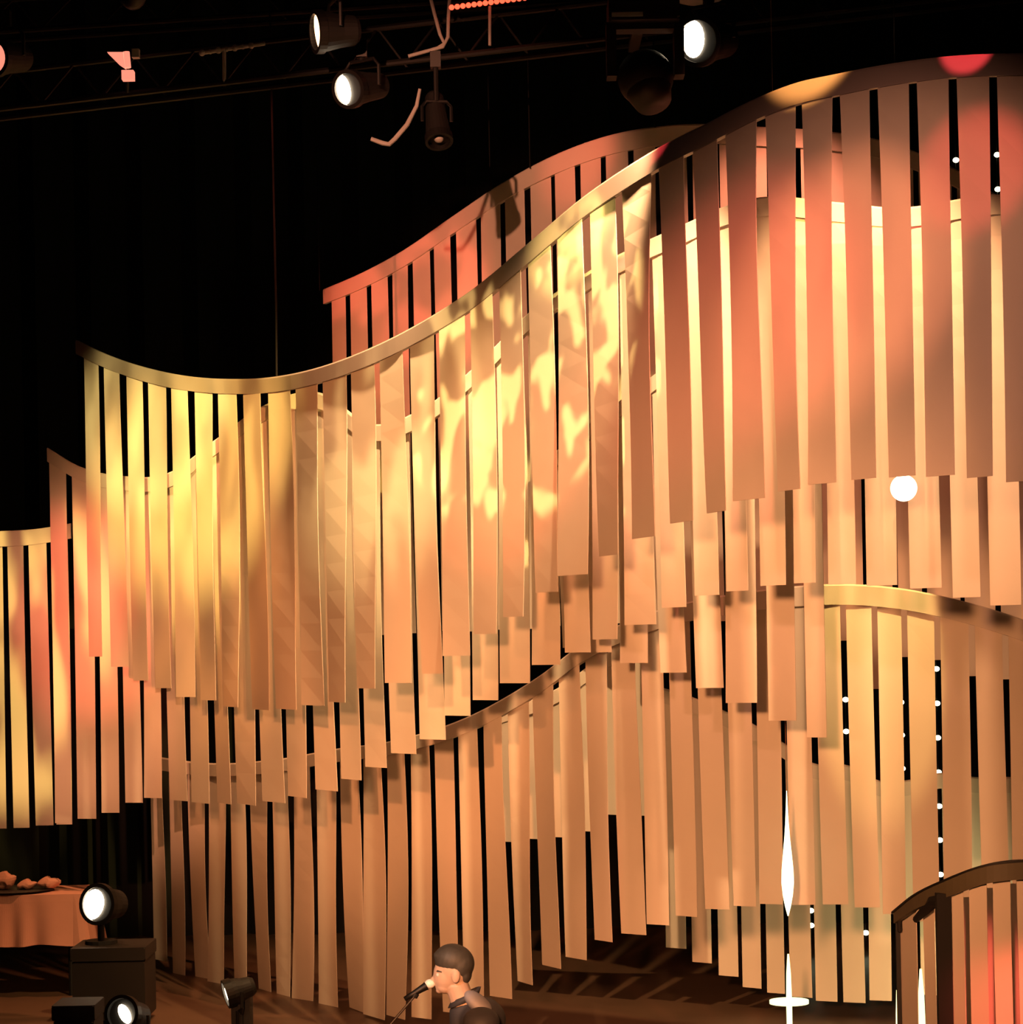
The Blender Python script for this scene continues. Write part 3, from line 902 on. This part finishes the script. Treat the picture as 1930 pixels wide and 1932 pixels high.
# ------------------------------------------------------------------ singer
def remeshed(name, bm, m, parent, vox=0.007, sm=6):
    o = obj(name, bm, m, parent, True)
    r = o.modifiers.new('remesh', 'REMESH'); r.mode = 'VOXEL'; r.voxel_size = vox; r.use_smooth_shade = True
    s = o.modifiers.new('smooth', 'SMOOTH'); s.iterations = sm; s.factor = 0.5
    return o


def singer():
    Ys = 11.0
    hc = P(855, 1829, Ys)                      # middle of the skull
    root = thing('person', 'singer in profile with short dark hair and dark grey-shouldered jacket, at the microphone', 'person', (hc.x + .14, Ys, 0))
    X = lambda px, py, dy=0: P(px, py, Ys + dy)
    RZ = lambda a: Matrix.Rotation(a, 4, 'Y')
    # body: head, neck and hands with arms under the jacket - one surface
    bm = bmesh.new()
    ball(bm, X(857, 1824), (.088, .074, .100), 24, 16, RZ(.25))          # cranium
    ball(bm, X(842, 1838), (.062, .062, .085), 20, 14, RZ(.1))           # face
    ball(bm, X(838, 1861), (.040, .046, .034), 16, 10, RZ(.3))           # jaw
    ball(bm, X(829, 1868), (.018, .022, .017), 12, 8)                    # chin
    ball(bm, X(853, 1859), (.040, .050, .022), 16, 10, RZ(-.5))
    tube(bm, [X(825, 1836), X(820, 1844), X(815, 1851)], [.008, .012, .014], 10)   # nose
    ball(bm, X(822, 1852), (.012, .015, .009), 10, 8)
    ball(bm, X(824, 1833), (.012, .040, .010), 12, 8)                    # brow
    ball(bm, X(823, 1858.5), (.010, .021, .006), 10, 8)                  # upper lip
    ball(bm, X(825, 1863), (.010, .018, .006), 10, 8)                    # lower lip
    for s in (-1, 1):
        ball(bm, X(860, 1843, s * .074), (.020, .010, .032), 12, 10, RZ(.15))   # ears
    tube(bm, [X(861, 1856), X(868, 1876), X(878, 1900), X(892, 1930)], [.055, .056, .062, .085], 18)   # neck
    base = Vector((hc.x + .105, Ys, 0))
    zsh = X(890, 1896).z
    tube(bm, [base + Vector((.02, 0, zsh - .06)), base + Vector((.02, 0, 1.05))], [.09, .10], 16)
    wrists = []
    for s in (-1, 1):
        sh = base + Vector((.03, s * .165, zsh - .05)); el = sh + Vector((.05, s * .06, -.29)); wr = el + Vector((-.08, s * .0, -.25))
        tube(bm, [base + Vector((.02, s * .02, zsh - .06)), sh, el, wr], [.05, .045, .036, .024], 12)
        pa = wr + Vector((-.012, 0, -.05))
        ball(bm, pa, (.040, .016, .050), 12, 10, RZ(.2))
        for k, (dx, ln) in enumerate(((-.030, .070), (-.012, .080), (.008, .074), (.026, .058))):
            f0 = pa + Vector((dx - .01, 0, -.035))
            tube(bm, [f0, f0 + Vector((-.006, -s * .004, -ln * .5)), f0 + Vector((-.010, -s * .018, -ln * .9))], [.0095, .009, .007], 8)
        tube(bm, [pa + Vector((-.03, 0, .02)), pa + Vector((-.052, -s * .012, -.012)), pa + Vector((-.056, -s * .022, -.045))], [.012, .010, .008], 8)
        wrists.append((sh, el, wr))
    body = remeshed('body', bm, M['skin'], root, .0045, 3)
    # eyes
    for s in (-1, 1):
        bm = bmesh.new(); ball(bm, X(826.5, 1839.5, s * .042), .0105, 12, 8); e = obj('eye', bm, M['eye'], root, True)
        bm = bmesh.new(); tube(bm, [X(822.5, 1834, s * .022), X(826, 1832, s * .044), X(833, 1834, s * .058)], [.004, .005, .003], 6); obj('eyebrow', bm, M['hair'], root, True)
    # hair: short cap, longer on top, cut high over the ear
    bm = bmesh.new()
    ball(bm, X(857, 1812), (.096, .080, .078), 24, 16, RZ(.30))
    ball(bm, X(838, 1802), (.050, .055, .030), 18, 12, RZ(-.15))
    ball(bm, X(868, 1820), (.068, .078, .078), 20, 14, RZ(.3))
    ball(bm, X(877, 1836), (.034, .060, .050), 16, 12, RZ(.0))
    ball(bm, X(850, 1797), (.070, .062, .034), 16, 10, RZ(.0))
    ball(bm, X(826, 1801), (.022, .040, .016), 12, 8, RZ(-.4))
    remeshed('hair', bm, M['hair'], root, .005, 3)
    # jacket
    bm = bmesh.new()
    ball(bm, base + Vector((.025, 0, zsh - .07)), (.115, .20, .10), 22, 14)
    tube(bm, [X(869, 1893), X(876, 1908), X(888, 1935)], [.060, .078, .11], 18)
    ball(bm, base + Vector((.015, 0, zsh - .28)), (.135, .19, .24), 22, 14)
    ball(bm, base + Vector((.04, 0, zsh - .52)), (.125, .175, .18), 22, 14)
    ball(bm, base + Vector((.03, 0, zsh - .66)), (.13, .185, .12), 22, 14)
    tube(bm, [X(866, 1899), X(886, 1893)], [.035, .04], 12)
    for sh, el, wr in wrists:
        ball(bm, sh + Vector((-.005, -s * .035, .0)), (.088, .12, .07), 18, 12)
        tube(bm, [sh + Vector((.0, 0, -.02)), el, wr + Vector((.0, 0, .03))], [.074, .056, .038], 16)
    jk = remeshed('jacket', bm, M['jacket'], root, .007, 14)
    # grey shoulder yoke panel and standing collar
    bm = bmesh.new()
    ball(bm, X(896, 1886), (.052, .115, .034), 18, 12, RZ(.75))
    for s in (-1, 1):
        ball(bm, X(903, 1894, s * .085), (.085, .10, .040), 22, 14, RZ(.72))
    remeshed('shoulder_panel', bm, M['yoke'], root, .006, 12)['label'] = 'light grey shoulder panel'
    bm = bmesh.new()
    n = 24
    rows = []
    ca, cb = X(874, 1889), X(880, 1874)
    for c_, rr in ((ca, .074), (cb, .070), (cb, .062), (ca, .064)):
        rows.append([bm.verts.new(c_ + Vector((math.cos(2 * math.pi * k / n) * rr, math.sin(2 * math.pi * k / n) * rr, -math.cos(2 * math.pi * k / n) * -.030))) for k in range(n)])
    for i in range(4):
        a, b = rows[i], rows[(i + 1) % 4]
        for k in range(n):
            bm.faces.new((a[k], a[(k + 1) % n], b[(k + 1) % n], b[k]))
    obj('collar', bm, M['jacket'], root, True)
    # trousers and shoes
    bm = bmesh.new()
    hip = base + Vector((.03, 0, .95))
    ball(bm, hip, (.125, .17, .12), 20, 12)
    for s in (-1, 1):
        tube(bm, [hip + Vector((0, s * .08, .02)), hip + Vector((-.01, s * .09, -.25)), Vector((base.x + .02, Ys + s * .10, .50)), Vector((base.x + .04, Ys + s * .105, .28)), Vector((base.x + .05, Ys + s * .11, .07))], [.10, .085, .065, .060, .055], 16)
    remeshed('trousers', bm, M['trousers'], root, .01, 4)
    for s in (-1, 1):
        bm = bmesh.new()
        ball(bm, (base.x - .02, Ys + s * .11, .045), (.135, .048, .045), 18, 10)
        ball(bm, (base.x + .05, Ys + s * .11, .07), (.06, .045, .05), 14, 10)
        for v in bm.verts:
            v.co.z = max(v.co.z, 0.0)
        obj('shoe', bm, M['black'], root, True)
singer()

# microphone and stand
m0 = P(811, 1856, 11.0)
m1 = P(783, 1873, 10.98)
root = thing('microphone', 'handheld style microphone with a bright grille at the mouth of the singer', 'microphone', tuple(m1))
bm = bmesh.new(); ball(bm, m0, (.026, .024, .022), 16, 12); obj('grille', bm, M['mic'], root, True)['label'] = 'bright wire grille'
bm = bmesh.new(); tube(bm, [m0 + (m1 - m0) * .25, m0 + (m1 - m0) * .3, m1, m1 + (m1 - m0) * .7], [.022, .019, .014, .011], 14); obj('handle', bm, M['rig'], root, True)
j = P(781, 1881, 10.98)
k = P(700, 1975, 10.9)
root = thing('microphone_stand', 'thin boom microphone stand reaching up to the singer', 'stand', (k.x, k.y, 0))
bm = bmesh.new(); tube(bm, [P(785, 1874, 10.98), j], .017, 10); obj('clip', bm, M['black'], root)
bm = bmesh.new(); tube(bm, [j, k], .006, 8); obj('boom', bm, M['case'], root)
bm = bmesh.new(); tube(bm, [(k.x, k.y, .05), (k.x, k.y, k.z + .02)], .010, 8); obj('pole', bm, M['black'], root)
for a in (0, 2.09, 4.19):
    bm = bmesh.new(); tube(bm, [(k.x, k.y, .12), (k.x + .3 * math.cos(a), k.y + .3 * math.sin(a), .012)], .010, 8); obj('leg', bm, M['black'], root)
